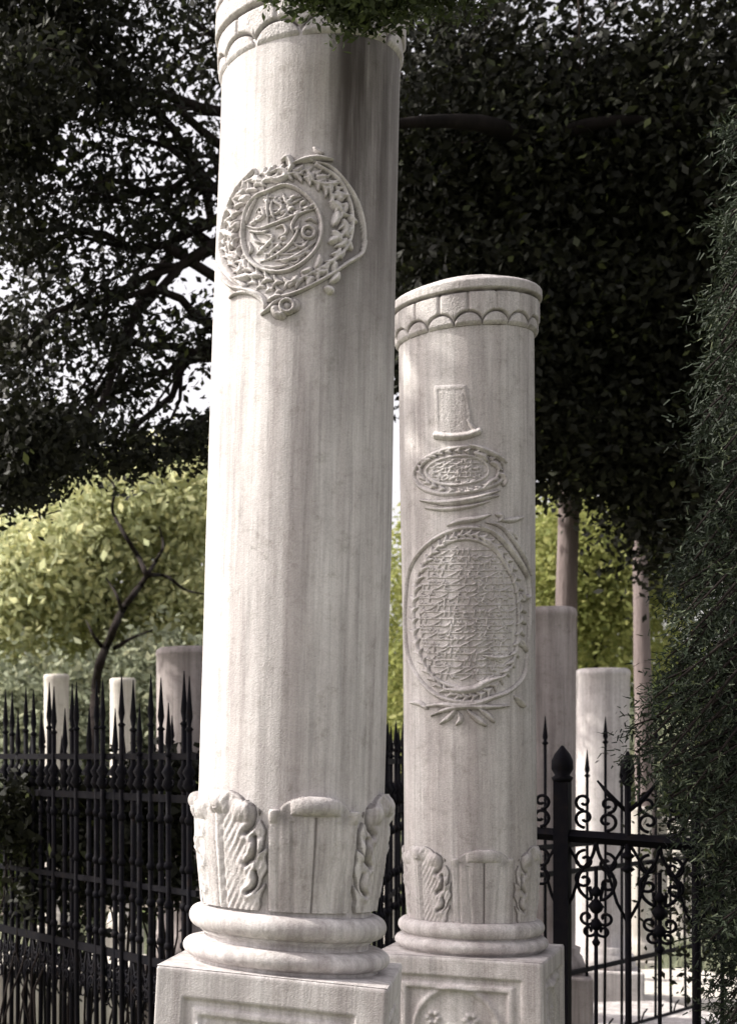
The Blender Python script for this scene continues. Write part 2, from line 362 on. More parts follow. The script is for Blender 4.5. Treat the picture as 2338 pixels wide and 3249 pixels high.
def foot_leaf(col, name, th0, z0, ztop, half_w, mat, parent, kind, out=.012, curl=.02):
    """broad leaf wrapping the foot of the shaft; kind 'acanthus' is lobed and veined, 'plain' is smooth with a mid rib"""
    nx, ny = 150, 150; H = ztop-z0
    x = np.linspace(-1.12, 1.12, nx); y = np.linspace(0, 1.06, ny); X_, Y_ = np.meshgrid(x, y); ax_ = np.abs(X_)
    if kind == 'acanthus':
        # three lobes a side, sweeping up and out from the stem
        ph = (Y_-.35*ax_**1.5+.10)*3.3; fr = ph-np.floor(ph)
        env = .74+.30*np.sin(np.pi*np.clip(Y_*.80+.12, 0, 1))-.62*np.clip((Y_-.84)/.24, 0, 1)**2
        ew = env*(1-.13*np.clip(1-fr/.30, 0, 1)*(Y_ > .1)+.02*np.sin(Y_*37))
        inside = ax_ < ew
        e = np.clip((ew-ax_)/.10, 0, 1)
        h = out*(.55+.45*e**.5)
        vph = (Y_-.80*ax_**1.2)*9; h += .0011*np.cos(2*np.pi*vph)*(.6+.4*np.sin(Y_*9+X_*5))*np.clip(ax_/.12, 0, 1)*e
        D_ = np.full(X_.shape, 9.0); sx = half_w; sy = H
        for yc, L_ in ((.24, .8), (.52, 1.0), (.80, 1.05)):      # undercut edge of each curling lobe
            pl = smooth_path([(.80,yc+.13*L_), (.83,yc+.04*L_), (.77,yc-.05*L_), (.62,yc-.11*L_)], 5)
            for p0, p1 in zip(pl[:-1], pl[1:]):
                vx, vy = (p1[0]-p0[0])*sx, (p1[1]-p0[1])*sy; wx, wy = (ax_-p0[0])*sx, (Y_-p0[1])*sy
                t = np.clip((wx*vx+wy*vy)/(vx*vx+vy*vy+1e-12), 0, 1); D_ = np.minimum(D_, np.hypot(wx-t*vx, wy-t*vy)/L_)
        cut = np.exp(-(D_/.0042)**2); h -= out*1.15*cut
        h += out*.40*np.exp(-((D_-.012)/.007)**2)*(ax_ < .8)
        h += .004*np.exp(-(X_/.05)**2)*(Y_ < .9)-.0025*np.exp(-((ax_-.11)/.03)**2)
        for xc, yc, w_, k_ in ((0, .95, .26, 1.25), (.55, .88, .22, 1.0), (-.55, .88, .22, 1.0), (.84, .55, .18, .7), (-.84, .55, .18, .7), (.70, .27, .14, .35), (-.70, .27, .14, .35)):
            h += curl*k_*np.maximum(0, 1-((X_-xc)/w_)**2)*np.maximum(0, 1-((Y_-yc)/.10)**2)
        g_ = np.clip(cut*1.1, 0, 1)+.15*np.clip(-np.cos(2*np.pi*vph)-.4, 0, 1)*np.clip(ax_/.2, 0, 1)  # shadow under the curling lobe edges darkened into the colour
    else:
        ew = np.where(Y_ < .86, .98, .98*np.sqrt(np.maximum(0, 1-((Y_-.86)/.17)**2)))
        ew = np.where(Y_ > .90, np.maximum(ew*.8, 0), ew)
        inside = ax_ < ew
        e = np.clip((ew-ax_)/.06, 0, 1)
        h = out*(.5+.5*e**.5)
        h -= .0045*np.exp(-(X_/.022)**2)*(Y_ < .84); h -= .002*np.exp(-((ax_-.40-.1*Y_)/.05)**2)*(Y_ < .8)+.0022*np.exp(-((ax_-.74)/.04)**2)*(Y_ < .86)
        h += curl*np.sqrt(np.maximum(0, 1-(X_/.52)**2))*np.sqrt(np.maximum(0, 1-((Y_-.94)/.085)**2))
        for sg in (-1, 1): h += curl*.45*np.maximum(0, 1-((X_-sg*.86)/.13)**2)*np.maximum(0, 1-((Y_-.88)/.10)**2)
        g_ = .8*np.exp(-(X_/.03)**2)*(Y_ < .84)+.6*np.exp(-((ax_-.62)/.14)**2)*np.clip(1-np.abs(Y_-.84)/.12, 0, 1)
    h = np.where(inside, h, -.003); h += rng.normal(0, .0003, h.shape)
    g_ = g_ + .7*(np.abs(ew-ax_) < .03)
    Z_ = z0+Y_*H; r_ = col.r(Z_)+h; t_ = th0+X_*half_w/RREF
    vs = np.stack([r_*np.sin(t_), -r_*np.cos(t_), Z_], -1).reshape(-1,3)
    mb = MB(); jj, ii = np.nonzero(inside[:-1,:-1]|inside[1:,:-1]|inside[:-1,1:]|inside[1:,1:]); q = jj*nx+ii
    mb.add(vs, np.stack([q, q+1, q+nx+1, q+nx], -1).tolist())
    o = mb.build(name, mat, parent)
    at = o.data.attributes.new('grime_shade', 'FLOAT', 'POINT'); at.data.foreach_set('value', np.clip(g_*.7, 0, .85).ravel().astype(np.float32))
    return o

def script_rows(T, rows, cx, half_of, W_, ht, seed, pitch):
    """rows of closely packed cursive carving: uprights, bowls, loops, teeth, sweeps and dots"""
    g = random.Random(seed); out = []
    for y in rows:
        half = half_of(y); x = cx-half
        out.append(T([(cx-half,y-pitch*.42), (cx,y-pitch*.36), (cx+half,y-pitch*.46)], W_*.8, ht*.75, 0))
        while x < cx+half-pitch*.4:
            k = g.choice('aaabccddeef'); p = pitch*g.uniform(.8, 1.2); y0 = y+g.uniform(-.12,.12)*pitch; sl = -.12*pitch
            if k == 'a': pts = [(x+p*.2,y0-p*.62), (x+p*.24,y0-p*.2), (x+p*.15,y0+p*.2)]; w_ = .45*p
            elif k == 'b': pts = [(x,y0-p*.1), (x+p*.05,y0+p*.25), (x+p*.5,y0+p*.36), (x+p*.95,y0+p*.1), (x+p,y0-p*.15)]; w_ = p
            elif k == 'c': pts = [(x+p*.5,y0), (x+p*.25,y0-p*.22), (x+p*.1,y0+p*.05), (x+p*.4,y0+p*.18), (x+p*.75,y0+p*.1)]; w_ = .8*p
            elif k == 'd': pts = [(x,y0+p*.1), (x+p*.1,y0-p*.15), (x+p*.25,y0+p*.12), (x+p*.4,y0-p*.15), (x+p*.55,y0+p*.12), (x+p*.8,y0)]; w_ = .85*p
            elif k == 'e': pts = [(x,y0+p*.3), (x+p*.6,y0+p*.1), (x+p*1.4,y0-p*.35)]; w_ = 1.1*p
            else: pts = [(x+p*.7,y0-p*.35), (x+p*.3,y0-p*.1), (x+p*.65,y0+p*.1), (x+p*.3,y0+p*.42), (x-p*.1,y0+p*.3)]; w_ = .7*p
            out.append(T(pts, W_, ht, 1, 3))
            if g.random() < .5: q = (x+p*g.uniform(.2,.8), y0-p*g.uniform(.35,.5)); out.append(T([q, (q[0]+p*.08,q[1]-p*.05)], W_, ht*.9, 0, 2))
            x += w_+pitch*.12
    return out
def wreath(T, cx, cy, rx, ry, n, L, wd, ht, tilt=25, a0=0, a1=360):
    """overlapping pointed leaves laid along an oval, alternately leaning in and out"""
    out = []
    for i in range(n):
        a = R(a0+(a1-a0)*i/n); x, y = cx+rx*math.cos(a), cy+ry*math.sin(a)
        dx, dy = -rx*math.sin(a), ry*math.cos(a); m = math.hypot(dx, dy); dx /= m; dy /= m
        for sg in (-1, 1):
            q = R(tilt*sg); ex, ey = dx*math.cos(q)-dy*math.sin(q), dx*math.sin(q)+dy*math.cos(q)
            mx_, my_ = dx*math.cos(q*.3)-dy*math.sin(q*.3), dx*math.sin(q*.3)+dy*math.cos(q*.3)
            out.append(T([(x,y), (x+mx_*L*.5,y+my_*L*.5), (x+ex*L,y+ey*L)], wd, ht, 1, 3))
    return out

# ---- the tall column in front
c1 = Col(911, 2872, 3.25, R(1.55), [(.178,0), (.184,.05), (.196,.15), (.1995,.22), (.1985,.26), (.1985,.8), (.1905,1.73), (.190,2.1)])
t1 = empty('column_tombstone', c1.base, (0, c1.lean, 0))
tag(t1, 'tallest marble column with round inscribed wreath medallion, white on its sunny left side', 'tombstone')
def stained_shaded_marble():  # run-off stain and leaf shade, both put into the colour at upper right
    m = M['marble'].copy(); m.name = 'marble_with_run_off_and_shade'; nt = m.node_tree; b = nt.nodes['Principled BSDF']
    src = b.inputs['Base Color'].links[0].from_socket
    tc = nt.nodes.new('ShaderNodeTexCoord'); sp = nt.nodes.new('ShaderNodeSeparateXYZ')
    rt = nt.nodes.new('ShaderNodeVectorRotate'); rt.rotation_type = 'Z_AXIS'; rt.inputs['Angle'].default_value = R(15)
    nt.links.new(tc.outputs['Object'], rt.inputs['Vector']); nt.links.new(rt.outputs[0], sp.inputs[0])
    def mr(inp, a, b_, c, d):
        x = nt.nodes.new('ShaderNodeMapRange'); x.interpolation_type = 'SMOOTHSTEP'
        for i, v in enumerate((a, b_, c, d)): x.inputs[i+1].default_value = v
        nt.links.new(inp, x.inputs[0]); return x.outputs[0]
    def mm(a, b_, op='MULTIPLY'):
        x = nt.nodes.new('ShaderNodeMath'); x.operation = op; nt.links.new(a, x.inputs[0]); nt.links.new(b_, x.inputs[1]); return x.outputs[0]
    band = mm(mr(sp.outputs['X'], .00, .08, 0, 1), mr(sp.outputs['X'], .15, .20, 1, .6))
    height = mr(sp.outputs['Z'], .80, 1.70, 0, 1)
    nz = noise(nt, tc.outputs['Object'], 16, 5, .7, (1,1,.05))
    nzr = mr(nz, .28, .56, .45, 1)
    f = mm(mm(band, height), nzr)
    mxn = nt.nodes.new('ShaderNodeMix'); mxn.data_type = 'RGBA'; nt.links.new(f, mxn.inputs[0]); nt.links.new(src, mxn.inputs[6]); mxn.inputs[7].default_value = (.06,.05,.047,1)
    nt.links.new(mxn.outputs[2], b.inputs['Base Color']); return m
M['marble_stain_shade'] = stained_shaded_marble()
shaft(c1, -.02, 1.86, M['marble_stain_shade'], t1)
collar(1.838, .188, .2005, [.088, .15], 12, R(-20.7), .004, .040, .25, M['marble'], t1)
cap = MB(); cap.lathe([(.19,2.086), (.185,2.10), (.14,2.16), (.07,2.20), (.01,2.21)], 48); cap.build('domed_cap', M['marble'], t1)
T = tracer(c1, 600, 400, 2.331)
S = []
inner = [(590,485),(720,440),(850,500),(945,620),(975,760),(945,890),(855,1000),(720,1075),(570,1070),(455,990),(410,860),(415,720),(445,600),(510,520),(590,485)]
S.append(T(inner, .0052, .0125, 0))
S.append(T([(940,290),(1090,390),(1175,550),(1200,700),(1185,840),(1120,950),(990,1045),(850,1125),(745,1185)], .0048, .012, 0))
S.append(T([(890,262),(1040,310),(1150,430),(1230,570),(1272,720),(1282,850),(1262,945)], .006, .014, 1))
S.append(T([(1290,860),(1265,950),(1170,1015),(1040,1105),(900,1185),(780,1240),(700,1262)], .0052, .013, 0))
S.append(T([(485,335),(390,440),(325,560),(280,700),(255,850),(262,980),(320,1100),(420,1190)], .0065, .013, 0))
S.append(T([(330,640),(310,780),(312,900),(345,1020),(420,1110)], .0045, .009, 1))
S.append(T([(200,1010),(250,1110),(330,1190),(440,1215),(540,1265),(570,1330)], .006, .012, 0))
S.append(T([(305,1275),(360,1238),(440,1232),(510,1262),(555,1320),(560,1385)], .0055, .010, 1))
S.append(T([(540,1400),(600,1350),(640,1310),(700,1275)], .007, .013, 1))
S += script_rows(T, [560,650,900,980], 690, lambda y: 190*math.sqrt(max(.05, 1-((y-770)/300)**2)), .0034, .0075, 9, 80)
S += [T(ring(730,1338,46,46), .006, .019, 0), T([(726,1338),(736,1342)], .010, .015, 0), T([(640,1360),(655,1390),(690,1400)], .011, .018, 0), T([(590,1300),(640,1270),(690,1262)], .008, .015, 1), T([(780,1380),(800,1330),(780,1280)], .008, .012, 1)]
S += [T([(760,290),(850,255),(950,240),(1060,258)], .008, .015, 1), T([(690,270),(730,240),(760,300),(740,350)], .009, .017, 1), T([(620,350),(680,330),(720,370),(660,400),(600,385)], .009, .015, 1), T([(430,420),(500,395),(560,410)], .007, .012, 1), T([(560,470),(560,420),(610,400),(680,410),(760,360),(860,370)], .007, .013, 1), T([(900,410),(1000,440),(1100,430)], .008, .013, 1), T([(920,160),(950,190),(1000,205)], .006, .008, 1), T([(490,320),(460,360),(440,390)], .007, .011, 1)]
# leaves woven into the wreath
for a in range(-60, 300, 13):
    x0, y0 = 740+440*math.cos(R(a))*(1.02), 750+410*math.sin(R(a)) 
    if a > 70 and a < 110: continue
    sgn = 1 if (a//13) % 2 else -1
    dx, dy = -math.sin(R(a)), math.cos(R(a)); ox, oy = math.cos(R(a))*sgn, math.sin(R(a))*sgn
    if x0 < 250: continue
    L = 58
    S.append(T([(x0-dx*L*.5, y0-dy*L*.5), (x0+ox*10, y0+oy*10), (x0+dx*L*.6+ox*42, y0+dy*L*.6+oy*42)], .0085, .0125, 1, 4))
S += wreath(T, 735, 765, 405, 395, 34, 85, .0058, .0115, 34)
S += wreath(T, 740, 770, 480, 455, 30, 70, .005, .008, 30, 95, 330)
# right-hand cluster of leaves
for x, y, x2, y2 in ((1080,490,1110,560),(1040,560,1120,640),(1090,640,1060,740),(1130,700,1150,800),(1060,780,1110,860),(1030,860,1090,830),(1150,840,1100,900),(370,520,430,470),(390,560,450,520),(330,760,370,720),(300,800,350,830),(400,1020,380,1100),(350,1130,460,1110),(960,960,930,1060),(900,1060,830,1090),(800,1120,760,1160),(1040,1160,1100,1090),(1000,1200,1050,1230)):
    S.append(T([(x,y), ((x+x2)/2+12,(y+y2)/2), (x2,y2)], .010, .014, 1, 4))
# the script inside the oval
W, Hh = .0046, .010
for pts in ([(430,740),(520,762),(640,722),(740,682),(850,640),(955,612)], [(590,500),(583,600),(592,720)], [(505,540),(455,640),(432,720)], [(660,520),(640,560),(692,600),(655,650),(620,640)],
            [(700,500),(720,560),(760,590)], [(820,700),(795,800),(740,885),(640,965),(530,1012)], [(560,800),(625,825),(565,900),(505,955)], [(860,705),(900,690),(945,722)],
            [(690,1010),(820,945),(935,860)], [(640,760),(700,740),(722,790),(660,830)], [(690,860),(640,912),(590,960)], [(450,860),(470,915),(455,950)], [(740,1025),(640,1050),(560,1035)],
            [(500,640),(540,610),(560,660),(520,700),(480,690)], [(480,800),(500,850),(545,870)], [(860,640),(800,670),(760,740),(775,800)], [(780,880),(840,900),(880,850)], [(730,640),(700,680),(650,690)],
            [(450,780),(540,790),(600,775)], [(620,560),(612,620),(640,700)], [(900,880),(840,955),(760,985),(640,1000)]):
    S.append(T(pts, W, Hh, 1))
for x, y in ((770,530),(842,570),(912,592),(760,612),(800,645),(700,640),(525,680),(870,610),(740,560),(600,860),(700,830),(660,900),(800,760),(480,720),(880,940),(540,930)):
    S.append(T([(x-8,y+3),(x+8,y-3)], .0058, .0095, 0))
S.append(T(ring(882,790,44,44), .0048, .011, 0)); S.append(T([(878,790),(886,792)], .006, .008, 0))
relief(c1, 'wreath_medallion', S, M['marble'], t1, step=.0015, pad=.015)
# foot of the shaft: broad leaves alternate with acanthus
lz0, lz1 = .002, .232
th_p = c1.hit(996, 2700)[0]
for k in range(3):
    foot_leaf(c1, 'plain_leaf', th_p+R(120*k), lz0, lz1+.008, .096, M['marble'], t1, 'plain', .009, .020)
    foot_leaf(c1, 'acanthus_leaf', th_p+R(60+120*k), lz0, lz1+.008, .106, M['marble'], t1, 'acanthus', .011, .012)
torus_ring('base_moulding', -.034, .2115, .026, M['marble'], t1, .026)
fil = MB(); fil.lathe([(.20,-.14), (.196,-.11), (.176,-.082), (.177,-.070), (.196,-.055)], 96); fil.build('fillet', M['marble'], t1)
torus_ring('base_moulding', -.102, .2215, .021, M['marble'], t1, .026)
BASE1 = [o for o in t1.children if o.name.split('.')[0] in ('base_moulding', 'fillet')]
def deco1(S_, D_, half):
    h = np.zeros(S_.shape)
    for cx, cy, r_ in ((-.13,.125,.016), (.05,.16,.02), (.13,.125,.016), (-.05,.16,.016)):
        rr = np.hypot(S_-cx, D_-cy); an = np.arctan2(D_-cy, S_-cx)
        h += .007*np.exp(-((rr-r_*.7)/(r_*.35))**2)*(.6+.4*np.cos(5*an))+.006*np.exp(-(rr/(r_*.3))**2)
    h += .004*np.exp(-((D_-.17-.012*np.sin(S_*40))/.005)**2)*(np.abs(S_) < .11)
    return h
M['marble_flat'] = M['marble']
pd = pedestal('pedestal', .236, -.130, -c1.base.z-.02, R(-22), None, M['marble'], t1, deco1, .062)

for o in BASE1+[pd]: o.rotation_euler = (0, R(1.5), 0)
# ---- the second column behind, to the right
c2 = Col(1491, 2912, 4.03, R(-.45), [(.160,0), (.163,.05), (.168,.13), (.170,.2), (.1695,.7), (.173,1.2), (.174,1.7)])
t2 = empty('column_tombstone', c2.base, (0, c2.lean, 0))
tag(t2, 'grey marble column carved with two oval medallions, right behind the tallest one', 'tombstone')
RREF2 = RREF
shaft(c2, -.02, 1.60, M['marble_grey'], t2)
collar(1.578, .172, .1875, [.092], 16, R(-7.6), .005, .033, .128, M['marble_grey'], t2, .0028, .009)
cp = MB(); cp.lathe([(.17,1.70), (.168,1.712), (.12,1.73), (.01,1.74)], 48); cp.build('domed_cap', M['marble_grey'], t2)
T = tracer(c2, 1200, 840, 2.836)
S = []
# raised tablet with ledge
for x0, y0, x1, y1 in ((520,1115,770,1105),(525,1120,540,1500),(770,1110,812,1330),(812,1330,822,1430)):
    S.append(T([(x0,y0),((x0+x1)/2,(y0+y1)/2),(x1,y1)], .009, .0035, 0))
S.append(T([(520,1535),(640,1548),(780,1540),(900,1500)], .011, .014, 0))
for xx in range(590, 765, 17): S.append(T([(xx-8,1170),(xx,1320),(xx+(10 if xx > 700 else 2),1490)], .021, .0034, 0))
S.append(T([(800,1400),(850,1470),(890,1500)], .008, .008, 1))
relief(c2, 'tablet', S, M['marble_grey'], t2, step=.0018)
S = []
S += [T([(340,1840),(400,1760),(560,1680),(700,1650),(840,1640),(1000,1690),(1110,1770),(1130,1870),(1080,1960),(960,2010),(780,2050),(560,2060),(400,2010),(330,1930),(340,1840)], .007, .008, 0),
      T([(430,1860),(500,1780),(640,1730),(800,1720),(930,1760),(990,1840),(950,1920),(800,1970),(620,1980),(480,1940),(430,1860)], .005, .005, 0),
      T([(820,1625),(900,1650),(1000,1690),(1090,1740),(1140,1790)], .010, .015, 1), T([(1090,1880),(1130,1930),(1120,1990)], .012, .015, 1), T([(1000,1780),(1060,1800),(1080,1850)], .010, .011, 1),
      T([(860,1700),(930,1720),(980,1770)], .009, .011, 1), T([(380,2120),(560,2140),(780,2120),(940,2080),(1090,2030)], .009, .012, 1), T([(420,2190),(600,2200),(800,2180),(1000,2130)], .007, .009, 1), T([(940,2010),(1010,1950),(1060,1930)], .008, .010, 1)]
S += script_rows(T, [1775,1815,1855,1895,1935], 700, lambda y: 235*math.sqrt(max(.05, 1-((y-1855)/125)**2)), .0036, .0042, 4, 62)
S += wreath(T, 730, 1855, 345, 180, 26, 60, .0055, .0085)
relief(c2, 'small_medallion', S, M['marble_grey'], t2, step=.0018)
T = tracer(c2, 1200, 1580, 2.836)
S = []
S += [T([(560,60),(720,40),(900,10),(1080,-20)], .010, .010, 1), T([(620,250),(740,210),(880,190),(1010,150)], .010, .011, 1), T([(1050,150),(1110,170),(1080,210)], .009, .010, 1), T([(1090,205),(1200,200),(1300,175)], .008, .009, 1), T([(1130,290),(1200,320),(1240,370)], .008, .010, 1)]
outer = [(255,900),(290,640),(400,460),(560,340),(720,280),(860,270),(1010,300),(1150,400),(1260,560),(1335,740),(1350,960),(1345,1200),(1330,1420),(1300,1600),(1200,1720),(1050,1790),(900,1830),(700,1830),(520,1770),(380,1640),(280,1430),(250,1160),(255,900)]
S.append(T(outer, .007, .009, 0))
S.append(T([(330,900),(370,680),(480,500),(640,400),(790,370),(930,400),(1060,490),(1170,650),(1240,850),(1255,1080),(1240,1320),(1190,1520),(1060,1650),(880,1710),(680,1700),(500,1610),(390,1450),(330,1200),(330,900)], .0055, .007, 0))
S.append(T([(900,250),(1040,320),(1160,440),(1270,600),(1350,760)], .009, .014, 1))
S.append(T([(960,220),(1100,260),(1220,400),(1310,560),(1365,700)], .007, .011, 1))
S.append(T([(880,340),(990,400),(1090,520),(1180,700)], .008, .010, 1))
S += script_rows(T, range(500, 1640, 62), 790, lambda y: 425*math.sqrt(max(.05, 1-((y-1050)/690)**2)), .0036, .0045, 5, 82)
S += wreath(T, 800, 1060, 480, 730, 46, 90, .0062, .0085, 28)
S += [T([(600,1720),(720,1735),(860,1720),(960,1660),(1130,1600)], .012, .012, 1), T([(1280,860),(1310,900),(1350,880)], .009, .013, 1), T([(1270,1280),(1300,1330),(1320,1380)], .008, .013, 1), T([(1220,1790),(1270,1840),(1300,1880)], .010, .015, 1), T([(940,1420),(1060,1440),(1180,1420)], .007, .009, 1)]
S += [T([(400,1880),(560,1860),(720,1870),(880,1850),(1040,1790),(1150,1760)], .010, .012, 1), T([(480,1960),(600,1910),(740,1880),(900,1880),(1040,1880),(1170,1870)], .009, .013, 1), T([(700,1900),(640,1970),(560,2030)], .009, .010, 1), T([(800,1910),(890,1990),(970,2050)], .010, .012, 1), T([(900,1900),(990,1960),(1040,2020)], .009, .012, 1), T([(720,1930),(740,1990),(700,2040)], .009, .010, 1), T([(290,1840),(380,1850),(450,1900)], .009, .011, 1)]
relief(c2, 'oval_inscription_medallion', S, M['marble_grey'], t2, step=.0018)
th_p = c2.hit(1535, 2780)[0]
for k in range(3):
    foot_leaf(c2, 'plain_leaf', th_p+R(120*k), .002, .192, .096, M['marble_grey'], t2, 'plain', .004, .008)
    foot_leaf(c2, 'acanthus_leaf', th_p+R(60+120*k), .002, .192, .104, M['marble_grey'], t2, 'acanthus', .006, .008)
torus_ring('base_moulding', -.020, .188, .0215, M['marble_grey'], t2, .022)
fil = MB(); fil.lathe([(.176,-.09), (.178,-.07), (.172,-.055), (.172,-.03)], 96); fil.build('fillet', M['marble_grey'], t2)
torus_ring('base_moulding', -.062, .197, .018, M['marble_grey'], t2, .022)
def deco2(S_, D_, half):
    h = np.zeros(S_.shape)
    for cx, cy, r_ in ((-.06,.165,.018), (.035,.165,.018), (-.012,.20,.02)):
        rr = np.hypot(S_-cx, D_-cy); an = np.arctan2(D_-cy, S_-cx)
        h += .008*np.exp(-((rr-r_*.7)/(r_*.35))**2)*(.55+.45*np.cos(6*an))-.006*np.exp(-(rr/(r_*.3))**2)
    rr = np.hypot(S_/.11, (D_-.21)/.13); h += .008*np.exp(-((rr-1)/.07)**2)
    return h
ped2 = pedestal('pedestal', .212, -.084, -c2.base.z-.02, R(-31), None, M['marble_grey'], t2, deco2, .05)

# ------------------------------------------------------------------ the far tombstones
def simple_column(u0, u1, vt, vb, Y, mat, label, cap=.12, collar_h=0, lean=0, foot=True, base_box=True):
    w_ = (u1-u0)/F*Y/1.04; r = w_/2; b = P((u0+u1)/2, vb, Y); top = P((u0+u1)/2, vt, Y).z
    e = empty('column_tombstone', (b.x, b.y, 0), (0, lean, 0)); tag(e, label, 'tombstone', 'small column tombstones beyond the fences')
    zb = b.z; H = top
    mb = MB(); prof = [(r*.98, zb)]+[(r*(.98+.02*t), zb+(H-zb)*t*.97) for t in np.linspace(0,1,16)]
    prof += [(r*1.03, zb+(H-zb)*.975), (r*1.03, H-r*.18), (r*.99, H-r*.06), (r*.9, H), (r*.02, H+r*.02)]
    mb.lathe(prof, 48); mb.build('shaft', mat, e)
    if foot:
        f = MB(); f.lathe([(r*.9, zb-.12), (r*1.25, zb-.12), (r*1.3, zb-.08), (r*1.2, zb-.04), (r*1.12, zb-.03), (r*1.15, zb), (r*.9, zb+.01)], 40); f.build('base_moulding', mat, e)
        p = MB(); p.box((0,0,(zb-.12)/2-.05), (r*2.9, r*2.9, zb-.12+.1), R(-20)); o = p.build('pedestal', mat, e, smooth=False)
        bv = o.modifiers.new('bevel', 'BEVEL'); bv.width = .012; bv.segments = 2
    return e
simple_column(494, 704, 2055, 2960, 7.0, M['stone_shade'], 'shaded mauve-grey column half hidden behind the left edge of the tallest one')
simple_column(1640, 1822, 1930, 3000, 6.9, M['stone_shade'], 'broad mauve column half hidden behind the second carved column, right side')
simple_column(139, 222, 2140, 2890, 12.0, M['stone_pale'], 'pale cream stone, leftmost, behind the spiked left fence')
simple_column(349, 432, 2152, 2900, 11.0, M['stone_pale'], 'bright white stone second from left, behind the spiked left fence')
simple_column(1822, 1984, 2122, 3000, 8.4, M['marble_grey'], 'plain grey column standing beyond the scrolled fence on the right', lean=R(.4))
simple_column(1206, 1268, 2352, 2980, 9.5, M['stone_pale'], 'narrow pale stone seen through bars in the gap between the two carved columns')
simple_column(1992, 2064, 2560, 2990, 10.6, M['stone_pale'], 'white stone close beside the plain grey column, behind the scrolled fence')
simple_column(2120, 2200, 2600, 2960, 12.5, M['stone_pale'], 'pale stone farther off between the last bars of the scrolled fence')
simple_column(1745, 1815, 2540, 2960, 13.0, M['stone_pale'], 'pale stone hidden low behind the thick fence post')
def low_wall():
    a, b = P(1650, 2700, 17), P(2700, 2700, 16); e = MB(); L = (b-a).length
    e.box((0,0,.42), (L, .3, .84)); e.box((0,0,.87), (L+.1, .38, .08)); o = e.build('low_wall', M['stone_pale'], None, smooth=False)
    o.location = ((a.x+b.x)/2, (a.y+b.y)/2, 0); o.rotation_euler = (0,0,math.atan2(b.y-a.y, b.x-a.x)); tag(o, 'low pale stone wall far behind the scrolled fence on the right', 'wall')
low_wall()

# ------------------------------------------------------------------ iron fences
def spear(mb, x, y, z, s=1.0, h=.13):
    prof = [(.006*s,0), (.015*s,.010), (.006*s,.020), (.012*s,h*.28), (.0085*s,h*.5), (.005*s,h*.75), (.0015*s,h)]
    mb.lathe(prof, 8, (x,y,z))
def spiral(c, r0, turns, sgn, start, ax, k=22):
    """spiral in the fence plane; ax is the unit direction along the fence"""
    out = []
    for i in range(k):
        t = i/(k-1); a = start+sgn*turns*2*math.pi*t; r = r0*(1-.78*t)
        out.append((c[0]+ax[0]*r*math.cos(a), c[1]+ax[1]*r*math.cos(a), c[2]+r*math.sin(a)))
    return out
def plain_fence(A, B, n, ztops, rails, zbot, label, wob=.011, barR=.008, leafy=True, spr=.13):
    e = empty('iron_fence', (A.x, A.y, 0)); tag(e, label, 'fence', 'wrought iron grave fences')
    d = Vector((B.x-A.x, B.y-A.y, 0)); L = d.length; ax = (d.x/L, d.y/L)
    for rz, rh in rails:
        mb = MB(); mb.box((d.x/2, d.y/2, rz), (L, .014, rh), math.atan2(d.y, d.x)); mb.build('rail', M['iron'], e, smooth=False)
    for i in range(n):
        t = (i+.5)/n; x, y = d.x*t, d.y*t
        zt = ztops[i % len(ztops)]+random.uniform(-.012,.012)
        mb = MB(); lx, ly = random.uniform(-wob,wob), random.uniform(-wob,wob)
        mb.tube([(x,y,zbot), (x+lx,y+ly,(zbot+zt)/2), (x+lx,y+ly,zt)], barR, 6)
        spear(mb, x+lx, y+ly, zt-.01, 1.0, spr)
        if leafy:   # leaf collar between the two upper rails
            zc = rails[1][0]+.07
            for zk in (rails[1][0]-.07, rails[2][0]+.08, rails[2][0]-.05, rails[3][0]+.07): mb.lathe([(.007,-.018), (.016,-.006), (.016,.006), (.007,.018)], 6, (x+lx,y+ly,zk+random.uniform(-.006,.006)))
            mb.lathe([(.006,-.05), (.024,-.025), (.013,0), (.024,.02), (.010,.045), (.005,.06)], 7, (x+lx,y+ly,zc))
            for sg in (-1, 1):
                c = (x+lx+ax[0]*sg*.022, y+ly+ax[1]*sg*.022, zc-.012)
                mb.tube(spiral(c, .022, 1.0, sg, R(90), ax, 10), .0038, 4)
        mb.build('picket', M['iron'], e)
    # scrolls low down
    for i in range(0, n-1, 1):
        t = (i+1)/n; x, y = d.x*t, d.y*t; z = rails[-1][0]-.10; mb = MB(); r = L/n*.42
        for sg in (-1, 1):
            mb.tube(spiral((x, y, z+sg*r*.9), r, 1.3, sg, R(90)*sg, ax, 16), .0048, 4)
        mb.tube([(x-ax[0]*r, y-ax[1]*r, z-.09), (x,y,z), (x+ax[0]*r, y+ax[1]*r, z+.09)], .0045, 4)
        mb.tube([(x+ax[0]*r, y+ax[1]*r, z-.09), (x,y,z), (x-ax[0]*r, y-ax[1]*r, z+.09)], .0045, 4)
        mb.build('scroll', M['iron'], e)
    return e, ax, L
A = P(628, 2400, 4.9); B = P(-160, 2400, 6.6)
plain_fence(B, A, 31, [1.70, 1.60, 1.71], [(1.60,.022), (1.455,.026), (1.14,.02), (.88,.03)], .05, 'near dark left fence of tall spiked pickets with two close upper rails', spr=.19, barR=.0095)
A = P(700, 2400, 6.3); B = P(-260, 2400, 8.6)
plain_fence(B, A, 21, [1.66, 1.58], [(1.52,.022), (1.34,.026), (.60,.024)], .05, 'rear left fence of the grave enclosure, seen through the near spiked fence', leafy=False)
A = P(1160, 2400, 5.2); B = P(1330, 2400, 6.8)
plain_fence(A, B, 16, [1.60, 1.63], [(1.58,.022), (1.38,.026), (1.05,.02), (.78,.03)], .05, 'fence running away in the narrow gap between the two carved columns')

